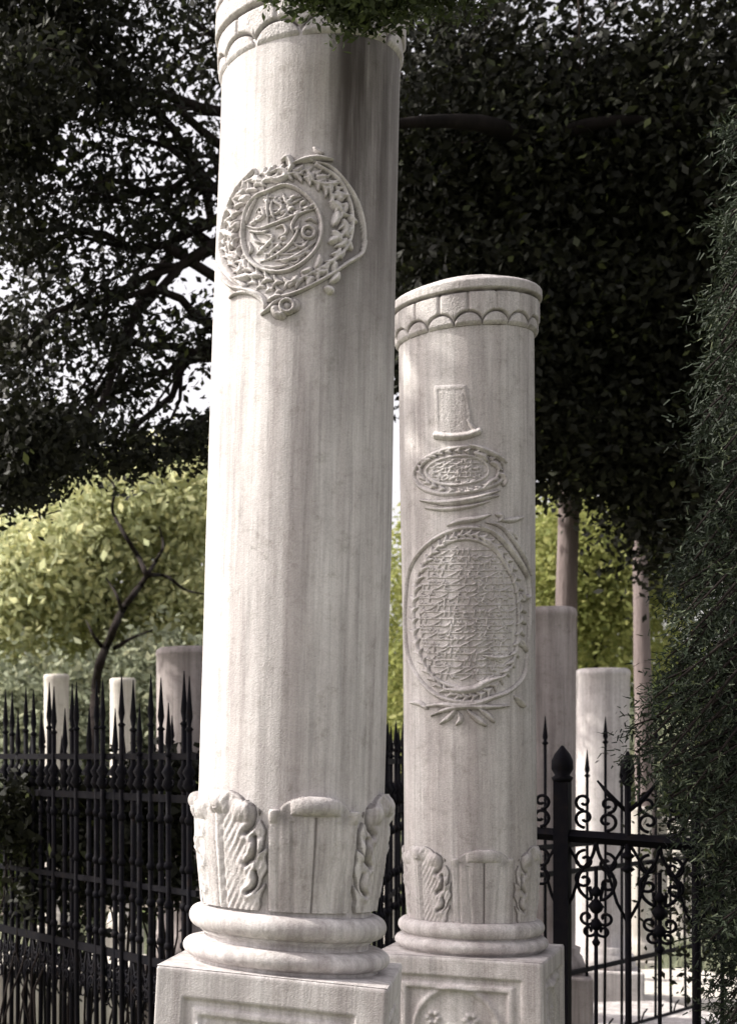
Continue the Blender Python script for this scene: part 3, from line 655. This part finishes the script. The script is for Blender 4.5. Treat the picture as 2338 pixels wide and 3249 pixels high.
def creeper(pts, n, label, seed, size=.022):
    e = empty('creeper', (pts[0][0], pts[0][1], 0)); tag(e, label, 'climbing plant'); o = e.location; g = np.random.default_rng(seed)
    mb = MB(); bl = []
    for p in pts:
        q = (p[0]-o.x, p[1]-o.y, p[2]); bl.append((q, (g.uniform(.06,.2),.04,g.uniform(.05,.14)), int(n*g.uniform(.3,1))))
        mb.tube(limb_path((q[0]+g.uniform(-.3,.3), q[1], .02), q, 8, .25), [.007-.0006*i for i in range(8)], 5)
    mb.build('stems', M['bark_dark'], e); leaves('foliage', bl, size, M['leaf_dark'], e, spread=.05, seed=seed)
CREEP = True
def scroll_fence():
    A = P(1650, 2400, 4.62); B = P(2330, 2400, 4.25)
    e = empty('ornate_iron_fence', (A.x, A.y, 0)); tag(e, 'black wrought iron fence with thick bud-topped post and scrolls, right of the columns', 'fence', 'wrought iron grave fences')
    d = Vector((B.x-A.x, B.y-A.y, 0)); L = d.length; ax = (d.x/L, d.y/L)
    def at(u):      # point on the fence line under photo column u
        k = (u-PX)/F; t = (k*A.y-A.x)/(d.x-k*d.y); return d.x*t, d.y*t, A.y+d.y*t
    def zof(v, Y): return EYE+(PY-v)/F*Y
    x0, y0, Y0 = at(1650); x1, y1, Y1 = at(2330)
    z0, z1 = zof(2640, Y0), zof(2690, Y1)
    mb = MB(); ang = math.atan2(d.y, d.x); k = 20
    mb.tube([(x0,y0,z0), ((x0+x1)/2,(y0+y1)/2,(z0+z1)/2), (x1,y1,z1)], .0195, 4, True); mb.build('rail', M['iron'], e, smooth=False)
    def railz(x): return z0+(z1-z0)*(x-x0)/(x1-x0)
    # thick post with bud finial
    x, y, Y = at(1783); mb = MB(); zt = zof(2480, Y)
    mb.box((x,y,(zt+.0)/2), (.043,.043,zt), ang); mb.build('post', M['iron'], e, smooth=False)
    mb = MB(); mb.lathe([(.026,0), (.032,.012), (.022,.02), (.032,.04), (.031,.065), (.023,.085), (.012,.10), (.003,.112)], 14, (x,y,zt)); mb.build('bud_finial', M['iron'], e)
    def scroll(c, r, turns, sg, st, rad=.0052):
        m = MB(); m.tube(spiral(c, r, turns, sg, st, ax), rad, 5); return m
    for px, big in ((1783,1.2), (1990,1.0), (2206,1.0)):
        x, y, Y = at(px); zr = railz(x)
        off = .034*big
        for sg in (-1, 1):
            for dz, r in ((.055,.030), (.105,.026), (-.075,.032), (-.135,.028)):
                c = (x+ax[0]*sg*(off+r*.8), y+ax[1]*sg*(off+r*.8), zr+dz)
                m = scroll(c, r, 1.15, -sg if dz > 0 else sg, R(-90) if dz > 0 else R(90)); m.build('scroll', M['iron'], e)
            m = MB(); m.tube([(x+ax[0]*sg*.01, y+ax[1]*sg*.01, zr-.02), (x+ax[0]*sg*.055, y+ax[1]*sg*.055, zr-.10), (x+ax[0]*sg*.03, y+ax[1]*sg*.03, zr-.19), (x, y, zr-.25)], .005, 5); m.build('scroll', M['iron'], e)
    # spear pickets
    for px, r, vt in ((1990,.0095,2420), (2206,.0125,2440)):
        x, y, Y = at(px); zt = zof(vt, Y); m = MB()
        m.tube([(x,y,.02), (x+.003,y,.7), (x,y,zt)], r, 8)
        m.lathe([(.010,0), (.020,.015), (.012,.03), (.022,.045), (.018,.07), (.003,.105)], 8, (x,y,zt-.07)); m.build('picket', M['iron'], e)
        m = MB()
        for sg in (-1, 1):
            m.tube([(x,y,zt-.15), (x+ax[0]*sg*.05,y+ax[1]*sg*.05,zt-.10), (x+ax[0]*sg*.085,y+ax[1]*sg*.085,zt-.055)], [.006,.008,.003], 5)
        m.build('barb', M['iron'], e)
        for dz in (-.06, -.10):
            m = MB(); m.lathe([(.008,0), (.022,.012), (.008,.024)], 8, (x,y,railz(x)+dz)); m.build('knob', M['iron'], e)
    # hanging lyre ornaments on thin stems
    for px in (1890, 2092, 2290):
        x, y, Y = at(px); zr = railz(x); m = MB()
        m.tube([(x,y,.05), (x,y,zr-.09)], .0062, 6); m.build('stem', M['iron'], e)
        for sg in (-1, 1):
            m = MB(); pts = smooth_path([(x,y,zr-.01), (x+ax[0]*sg*.012,y+ax[1]*sg*.012,zr-.06), (x+ax[0]*sg*.05,y+ax[1]*sg*.05,zr-.12), (x+ax[0]*sg*.046,y+ax[1]*sg*.046,zr-.165), (x+ax[0]*sg*.015,y+ax[1]*sg*.015,zr-.19), (x+ax[0]*sg*.018,y+ax[1]*sg*.018,zr-.15)], 5)
            m.tube([tuple(p) for p in pts], .0055, 5); m.build('scroll', M['iron'], e)
            for dz, r in ((-.245,.026), (-.285,.020), (-.62,.034), (-.70,.032)):
                scroll((x+ax[0]*sg*r, y+ax[1]*sg*r, zr+dz), r, 1.1, sg, R(180) if sg > 0 else 0, .005).build('scroll', M['iron'], e)
        for dz, r in ((-.165,.017), (-.21,.024), (-.265,.020), (-.32,.013), (-.66,.018)):
            m = MB(); m.lathe([(.005,-r), (r*.7,-r*.6), (r,0), (r*.6,r*.6), (.005,r)], 8, (x,y,zr+dz)); m.build('knob', M['iron'], e)
    m = MB(); zb = zof(3330, Y0); m.tube([(x0,y0,zb), (x1,y1,zb-.02)], .014, 4); m.build('rail', M['iron'], e, smooth=False)
    return e
scroll_fence()
# one thin spike of the fence beyond
A = P(1700, 2400, 6.4); B = P(2200, 2400, 7.6)
plain_fence(A, B, 9, [1.66, 1.48, 1.50], [(1.20,.022), (1.08,.022), (.62,.02), (.3,.02)], .05, 'low thin fence farther back, seen through the scrolled one', leafy=False, barR=.007)

# ------------------------------------------------------------------ foliage
def leaves(name, blobs, size, mat, parent, clus=26, spread=.14, aspect=.5, droop=0.0, seed=1, label=None):
    """blobs: (centre, (rx,ry,rz), number of leaves); leaves sit in twig clusters through each volume"""
    g = np.random.default_rng(seed); P_ = []; 
    for c, rad, nl in blobs:
        nc = max(1, nl//clus)
        d = g.normal(size=(nc,3)); d /= np.linalg.norm(d, axis=1)[:,None]; rr = g.random(nc)**(1/2.3)
        cc = np.array(c)+d*rr[:,None]*np.array(rad)
        pp = np.repeat(cc, clus, 0)+g.normal(size=(nc*clus,3))*spread*np.array([1,1,.75])
        P_.append(np.c_[pp, np.repeat(g.random(nc), clus)])
    P_ = np.concatenate(P_); n = len(P_); pos = P_[:,:3]
    a = g.normal(size=(n,3)); a[:,2] -= droop; a /= np.linalg.norm(a, axis=1)[:,None]
    b = g.normal(size=(n,3)); b -= (b*a).sum(1)[:,None]*a; b /= np.linalg.norm(b, axis=1)[:,None]
    s = size*g.uniform(.4, 1.6, n)[:,None]; nn = np.cross(a, b)
    v = np.stack([pos-a*s, pos+b*s*aspect+nn*s*.12, pos+a*s, pos-b*s*aspect+nn*s*.12], 1).reshape(-1,3)
    me = bpy.data.meshes.new(name); me.vertices.add(4*n); me.loops.add(4*n); me.polygons.add(n)
    me.vertices.foreach_set('co', v.ravel()); me.loops.foreach_set('vertex_index', np.arange(4*n, dtype=np.int32))
    me.polygons.foreach_set('loop_start', np.arange(0, 4*n, 4, dtype=np.int32)); me.polygons.foreach_set('loop_total', np.full(n, 4, dtype=np.int32))
    me.update(calc_edges=True); me.validate()
    tone = np.clip(P_[:,3]*.65+g.random(n)*.4, 0, 1)
    at = me.attributes.new('tone', 'FLOAT', 'POINT'); at.data.foreach_set('value', np.repeat(tone, 4).astype(np.float32))
    me.materials.append(mat)
    o = bpy.data.objects.new(name, me); COL.objects.link(o)
    if parent: o.parent = parent
    return o
def limb_path(a, b, k=9, wob=.12, sag=.0):
    a, b = np.array(a), np.array(b); out = []; L = np.linalg.norm(b-a); o = np.zeros(3)
    for i in range(k):
        t = i/(k-1)
        if 0 < i < k-1: o = o*.6+rng.normal(size=3)*wob*L*.12
        out.append(a+(b-a)*t+o*(1-t*.4)*(0 if i in (0,k-1) else 1)+np.array([0,0,sag*math.sin(math.pi*t)]))
    return [tuple(p) for p in out]
def tree(name, base, top, r0, blobs, size, lmat, bmat, label, cat='tree', group=None, limbs=True, twigs=4, wob=.10, **kw):
    e = empty(name, (base[0], base[1], 0)); tag(e, label, cat, group)
    off = np.array([base[0], base[1], 0])
    mb = MB(); p = limb_path(np.array(base)-off, np.array(top)-off, 12, wob)
    mb.tube(p, [r0*(1.35 if i == 0 else 1)*(1-.45*i/11)*random.uniform(.96,1.04) for i in range(12)], 14, jit=.03)
    mb.build('trunk', bmat, e)
    bl = [((b[0][0]-off[0], b[0][1]-off[1], b[0][2]), b[1], b[2]) for b in blobs]
    if limbs:
        mb = MB()
        for c, rad, nl in bl:
            st = np.array(p[random.randint(8, 11)]); lp = limb_path(st, c, 9, .35, .15)
            rl = r0*.15; mb.tube(lp, [rl*(1-.8*i/8)+.008 for i in range(9)], 7)
            for _ in range(twigs):
                q = np.array(lp[random.randint(3,8)]); dd = rng.normal(size=3); dd /= np.linalg.norm(dd)
                en = np.array(c)+dd*np.array(rad)*.9
                tp = limb_path(q, en, 6, .4); mb.tube(tp, [.012*(1-.75*i/5) for i in range(6)], 5)
        mb.build('limbs', bmat, e)
    leaves('crown', bl, size, lmat, e, **kw)
    return e
def B_(u, v, Y, ru, rv, ry, n):
    p = P(u, v, Y); return ((p.x,p.y,p.z), (ru/F*Y, ry, rv/F*Y), n)

# big dark tree behind: crown fills the right, trunk shows beside the second column
tb = P(1800, 3200, 9.3); tt = P(1797, 700, 9.3)
tree('evergreen_tree', (tb.x, tb.y, -.1), tuple(tt), .085, [
    B_(1400,200,8.5,260,300,.9,6500), B_(1850,40,8.2,330,220,1.0,2400), B_(1950,330,8.4,300,120,.6,4500), B_(2330,200,8.0,350,400,1.0,7500),
    B_(1500,560,8.6,330,300,.8,26000), B_(1950,560,8.6,380,300,.9,26000), B_(2350,640,8.2,330,320,.9,22000),
    B_(1500,980,8.6,330,260,.7,24000), B_(1900,980,8.8,360,300,.8,30000), B_(2320,1080,8.6,330,340,.8,24000),
    B_(1650,1330,8.8,200,170,.5,10000), B_(1980,1400,8.8,230,180,.5,14000), B_(2250,1500,8.6,180,350,.7,18000), B_(2420,1500,8.4,200,400,.7,12000)],
    .026, M['leaf_dark'], M['bark_mauve'], 'huge dark evergreen whose straight trunk shows right of the second column', spread=.15, seed=3, wob=.012)
ev = [o for o in COL.objects if o.name == 'evergreen_tree'][0]
mb = MB(); q = [P(1790,700,8.7), P(1700,480,8.2), P(1560,400,7.7), P(1380,385,7.4), P(1180,400,7.3)]; q = [(p.x-ev.location.x, p.y-ev.location.y, p.z) for p in q]
mb.tube([tuple(p) for p in smooth_path(q, 5)], [.07-.0025*i for i in range(21)], 9, jit=.05)
q = [P(1700,480,8.2), P(1850,400,7.8), P(2060,385,7.8), P(2330,440,7.9)]; q = [(p.x-ev.location.x, p.y-ev.location.y, p.z) for p in q]
mb.tube([tuple(p) for p in smooth_path(q, 5)], [.05-.0025*i for i in range(16)], 8, jit=.05); mb.build('bough', M['bark_black'], ev)
# tree hidden behind the tall column: boughs reach left over the sky
tb = P(900, 3200, 7.6); tt = P(960, 500, 7.8)
tree('broadleaf_tree', (tb.x, tb.y, -.1), tuple(tt), .17, [
    B_(120,50,7.2,340,190,.8,12000), B_(600,60,7.4,260,240,.7,2400), B_(20,380,7.0,190,170,.8,7000), B_(400,330,7.2,200,90,.5,1500),
    B_(70,740,7.2,190,90,.6,2000), B_(470,760,7.4,150,90,.5,800), B_(620,600,7.4,80,220,.5,900), B_(50,1120,7.2,140,120,.6,2000), B_(90,1420,7.2,210,120,.6,8000), B_(20,1540,7.0,120,60,.4,1500),
    B_(380,1230,7.4,130,45,.4,800), B_(390,1440,7.4,110,40,.4,1300), B_(250,640,7.3,260,300,.6,1800), B_(330,1080,7.4,250,160,.6,1500), B_(600,1400,7.4,90,28,.3,1200), B_(630,1060,7.5,70,130,.3,700), B_(310,560,7.4,140,60,.4,600), B_(280,960,7.3,160,50,.4,650), B_(1020,300,8.0,350,400,.6,6000), B_(930,1330,9.0,210,260,.5,6000)],  # last clump added behind the tall column to shade the columns beyond
    .021, M['leaf_dark'], M['bark_dark'], 'dark broadleaf tree whose boughs spread over the bright sky at upper left', twigs=3, spread=.085, seed=11, clus=34)
# unseen tree added out of frame to shade the second column
tb = (-1.2, 6.6, -.1)
tree('broadleaf_tree', tb, (-1.3, 6.2, 4.3), .16, [
    ((-.55,5.1,3.5), (.6,.5,.7), 7000), ((-.9,5.25,4.4), (.85,.55,.7), 9000), ((-1.9,5.6,5.0), (.9,.6,.8), 4200), ((-1.4,6.4,4.6), (1.2,.6,.9), 3500)],
    .05, M['leaf_dark'], M['bark_dark'], 'added unseen broadleaf shade tree left of the picture, over the left fence', twigs=3, seed=12)
# second trunk on the right
tb = P(2045, 3100, 12); tt = P(2030, 1300, 12)
tree('bare_trunk_tree', (tb.x, tb.y, -.1), tuple(tt), .085, [B_(2050,1150,12,300,150,.6,3500), B_(2300,1250,12,200,260,.7,3500)], .06, M['leaf_dark'], M['bark_mauve'], 'slim tree with pale mauve trunk left of the conifer boughs on the right', seed=13, wob=.01)
# sunlit trees in the distance
tb = P(300, 2900, 14.5); tt = P(330, 1900, 15)
tree('sunlit_tree', (tb.x, tb.y, -.1), tuple(tt), .09, [
    B_(330,1640,15,230,170,1.0,9000), B_(120,1800,14.6,210,180,1.0,9000), B_(560,1620,15.4,180,200,1.0,9000), B_(-60,1960,14.6,200,200,1,6000),
    B_(560,1950,15,170,180,.9,7000), B_(330,2000,15.4,260,170,.9,8000)],
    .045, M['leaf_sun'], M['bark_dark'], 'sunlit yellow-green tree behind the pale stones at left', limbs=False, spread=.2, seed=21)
leafless = empty('forked_tree', tuple(P(300, 2900, 12.6)*1.0)); leafless.location.z = 0
tag(leafless, 'thin dark forked tree rising before the yellow-green foliage at left', 'tree')
off = leafless.location
def fk(pts, r0, r1, nm='branch'):
    q = []
    sp = smooth_path(pts, 5)
    for i, (x, y) in enumerate(sp):
        p = P(x/2.267, 1350+y/2.267, 12.6+.25*math.sin(i*.7+x*.01)); q.append((p.x-off.x, p.y-off.y, p.z))
    mb = MB(); k = len(q); mb.tube(q, [r0+(r1-r0)*i/(k-1) for i in range(k)], 7, jit=.08); return mb.build(nm, M['bark_dark'], leafless)
fk([(640,3500),(660,2600),(690,1900),(730,1680),(790,1540),(870,1350),(960,1220),(1060,1080)], .05, .026, 'trunk')
fk([(1060,1080),(1000,950),(950,870),(850,700),(810,600),(825,440),(740,340),(650,240)], .024, .007)
fk([(1060,1080),(1130,960),(1175,870),(1150,730)], .022, .008)
fk([(1080,1075),(1200,1085),(1330,1180),(1480,1215)], .018, .007)
fk([(880,1330),(840,1220),(765,1095)], .020, .007)
fk([(830,1600),(950,1530),(1100,1470)], .022, .007)
fk([(760,1620),(680,1520),(620,1400)], .022, .006)
tb = P(1900, 2900, 17); tt = P(1900, 1900, 17)
tree('sunlit_tree', (tb.x, tb.y, -.1), tuple(tt), .1, [B_(1900,1850,17,150,280,1,16000), B_(1760,1780,17,140,240,1,12000), B_(2060,1900,17,90,260,1,5000), B_(1270,1900,17,160,260,1,5000), B_(1300,2250,17,160,200,1,5000)],
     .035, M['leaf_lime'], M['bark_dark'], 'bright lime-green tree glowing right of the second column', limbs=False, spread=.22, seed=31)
# darker shrubs low at left
def shrub(name, u, v, Y, ru, rv, n, mat, label, size=.04, seed=1, group=None, **kw):
    p = P(u, v, Y); e = empty(name, (p.x, p.y, 0)); tag(e, label, 'shrub', group)
    mb = MB()
    for k in range(5): mb.tube(limb_path((random.uniform(-.05,.05), random.uniform(-.05,.05), -.05), (random.uniform(-.5,.5)*ru/F*Y, random.uniform(-.2,.2), p.z+random.uniform(-.2,.3)), 6, .3), [.02,.018,.015,.012,.009,.005], 5)
    mb.build('stems', M['bark_dark'], e)
    leaves('foliage', [((0,0,p.z), (ru/F*Y, .6, rv/F*Y), n)], size, mat, e, seed=seed, **kw)
    return e
shrub('shrub', 130, 2330, 13.6, 330, 230, 12000, M['leaf_olive'], 'broad grey-olive shrub behind the leftmost pale stone', seed=41, spread=.2)
shrub('shrub', 520, 2280, 13.4, 240, 260, 10000, M['leaf_olive'], 'grey-olive shrub behind the white stone and the mauve column', seed=42, spread=.2)
shrub('shrub', 60, 2700, 13.8, 330, 260, 8000, M['leaf_mid'], 'low dark green bush at the foot of the olive shrubs, far left', seed=43)
shrub('shrub', 1900, 2400, 15.5, 330, 120, 6000, M['leaf_olive'], 'grey-green bush behind the plain grey column on the right', seed=44)
# far wood
fw = []
for i in range(30):
    u = -500+i*115; fw.append(B_(u, 2330+random.uniform(-60,60), 26+random.uniform(-2,2), 130, 330, 1.5, 1900))
tag(leaves('far_wood', fw, .09, M['leaf_mid'], None, spread=.3, seed=51), 'distant green wood closing the view behind the tombstones', 'wood', kind='stuff')

r_ = random.Random(3)
creeper([tuple(P(u, v, 5.75+.3*(400-u)/400)) for u, v in [(r_.uniform(-60,600), r_.gauss(2610,110)) for _ in range(34)]], 520, 'dark creeper tangled through the middle of the left fences', 81)

# conifer boughs at right, in front of the scrolled fence
def conifer():
    p = P(2700, 3200, 3.7); e = empty('conifer', (p.x, p.y, 0)); tag(e, 'dark conifer whose drooping boughs cover the right end of the scrolled fence', 'tree')
    mb = MB(); mb.tube([(0,0,-.1), (.02,0,1.5), (0,.03,5.1)], [.09,.07,.03], 10, jit=.05); mb.build('trunk', M['bark_dark'], e)
    g = np.random.default_rng(9); vs = []; tone = []; br = MB(); off = np.array([p.x, p.y, 0])
    ends = []
    for k in range(400):
        v = g.uniform(250, 3350); 
        lim = np.interp(v, [250,950,1250,1700,2000,2200,2330,2420,2520,2650,2900,3100,3350], [2330,2260,2200,2150,2110,2050,1990,2010,2110,2200,2250,2250,2200])
        u = lim+abs(g.normal())*170; Y = g.uniform(3.55, 4.15)
        ends.append((np.array(P(u, v, Y)), k))
    for q, k in ends:
        st = np.array([off[0]+.05, off[1], q[2]+g.uniform(.05,.5)]); path = np.array(smooth_path([st, (st+q)/2+np.array([0,0,.06]), q], 8))-off
        br.tube([tuple(x) for x in path], [.007*(1-.8*i/(len(path)-1))+.001 for i in range(len(path))], 4)
        tk = g.random()
        m = len(path)
        for i in range(2, m):
            a = path[i]; dirn = path[min(i+1, m-1)]-path[i-1]; dirn /= np.linalg.norm(dirn)+1e-9
            for _ in range(3):
                dd = dirn*.6+g.normal(size=3)*.55+np.array([0,0,-.35]); dd /= np.linalg.norm(dd); L = g.uniform(.04,.11)
                for s in np.linspace(.1, 1, 7):
                    c = a+dd*L*s; nd = dd*.8+g.normal(size=3)*.6; nd /= np.linalg.norm(nd); nl = g.uniform(.009,.017)
                    sd_ = np.cross(nd, g.normal(size=3)); sd_ /= np.linalg.norm(sd_)+1e-9
                    vs += [c-sd_*.0022, c+sd_*.0022, c+nd*nl*1.3+sd_*.0012, c+nd*nl*1.3-sd_*.0012]; tone += [min(1, tk*.6+g.random()*.42)]*4
    br.build('branches', M['bark_dark'], e)
    vs = np.array(vs); n = len(vs)//4; me = bpy.data.meshes.new('needles'); me.vertices.add(4*n); me.loops.add(4*n); me.polygons.add(n)
    me.vertices.foreach_set('co', vs.ravel()); me.loops.foreach_set('vertex_index', np.arange(4*n, dtype=np.int32))
    me.polygons.foreach_set('loop_start', np.arange(0,4*n,4,dtype=np.int32)); me.polygons.foreach_set('loop_total', np.full(n,4,dtype=np.int32)); me.update(calc_edges=True)
    at = me.attributes.new('tone','FLOAT','POINT'); at.data.foreach_set('value', np.array(tone, dtype=np.float32)); me.materials.append(M['leaf_yew'])
    o = bpy.data.objects.new('needles', me); COL.objects.link(o); o.parent = e
conifer()
shrub('dark_shrub', 2480, 2650, 5.4, 240, 650, 16000, M['leaf_dark'], 'tall dark shrub behind the conifer boughs at the lower right edge', .014, 61, spread=.1)
# overhanging spray in front of the tall column's collar
ov = empty('overhanging_bough', tuple(P(1500, -500, 2.9))); tag(ov, 'green leafy bough hanging across the top of the tallest column', 'bough')
o3 = ov.location
def rel(b): return ((b[0][0]-o3.x, b[0][1]-o3.y, b[0][2]-o3.z), b[1], b[2])
leaves('foliage', [rel(B_(1010,-55,2.86,160,45,.05,1800)), rel(B_(1200,-25,2.86,150,75,.06,3000)), rel(B_(1420,-70,2.9,150,110,.08,2400)), rel(B_(1130,45,2.85,60,35,.04,420))], .008, M['leaf_ov'], ov, spread=.026, seed=71)
mb = MB()
for u, v in ((1000,20), (1190,60), (1090,90), (1400,0)):
    q = P(u, v, 2.87)-o3; mb.tube(limb_path((0,0,0), tuple(q), 7, .3), [.008*(1-.8*i/6) for i in range(7)], 5)
mb.build('twigs', M['bark_dark'], ov)

# ------------------------------------------------------------------ slabs and grass seen through the right fence
def slab(u, v, Y, w_, d_, h_, yaw, mat, label):
    p = P(u, v, Y); e = MB(); e.box((0,0,h_/2), (w_, d_, h_)); o = e.build('grave_slab', mat, None, smooth=False); o.location = (p.x, p.y, 0); o.rotation_euler = (0,0,yaw)
    bv = o.modifiers.new('bevel', 'BEVEL'); bv.width = .02; bv.segments = 3
    tag(o, label, 'grave slab', 'stone slabs on the grass'); return o
slab(2050, 3100, 9.2, 1.3, .8, .20, R(12), M['stone_pale'], 'pale flat slab right of the plain grey column')
slab(2300, 3150, 8.6, 1.2, .9, .22, R(-15), M['stone_pale'], 'pale slab lying behind the conifer at lower right')
slab(1900, 3230, 7.4, 1.2, .7, .30, R(8), M['marble'], 'nearest grey slab low behind the hanging scrolls')
slab(250, 3120, 9.0, 1.8, .7, .35, R(-10), M['stone_pale'], 'pale slab behind the foot of the left fence')
g2 = np.random.default_rng(5)
v = []; tn = []
for i in range(26000):
    Y = g2.uniform(9.8, 14); u = g2.uniform(-100, 2500); X_ = (u-PX)/F*Y; z = -.02; h = g2.uniform(.04,.13); a = g2.uniform(0, 6.28); wd = .006
    dx, dy = math.cos(a)*wd, math.sin(a)*wd; lx, ly = g2.normal(0,.02), g2.normal(0,.02)
    v += [(X_-dx,Y-dy,z), (X_+dx,Y+dy,z), (X_+lx+dx*.2,Y+ly+dy*.2,h), (X_+lx-dx*.2,Y+ly-dy*.2,h)]; tn += [g2.random()]*4
m = MB(); m.add(v, [(4*i,4*i+1,4*i+2,4*i+3) for i in range(len(v)//4)]); go = m.build('grass', M['leaf_olive'], None, smooth=False)
at = go.data.attributes.new('tone','FLOAT','POINT'); at.data.foreach_set('value', np.array(tn, dtype=np.float32)); tag(go, 'short green grass between the graves', 'grass', kind='stuff')
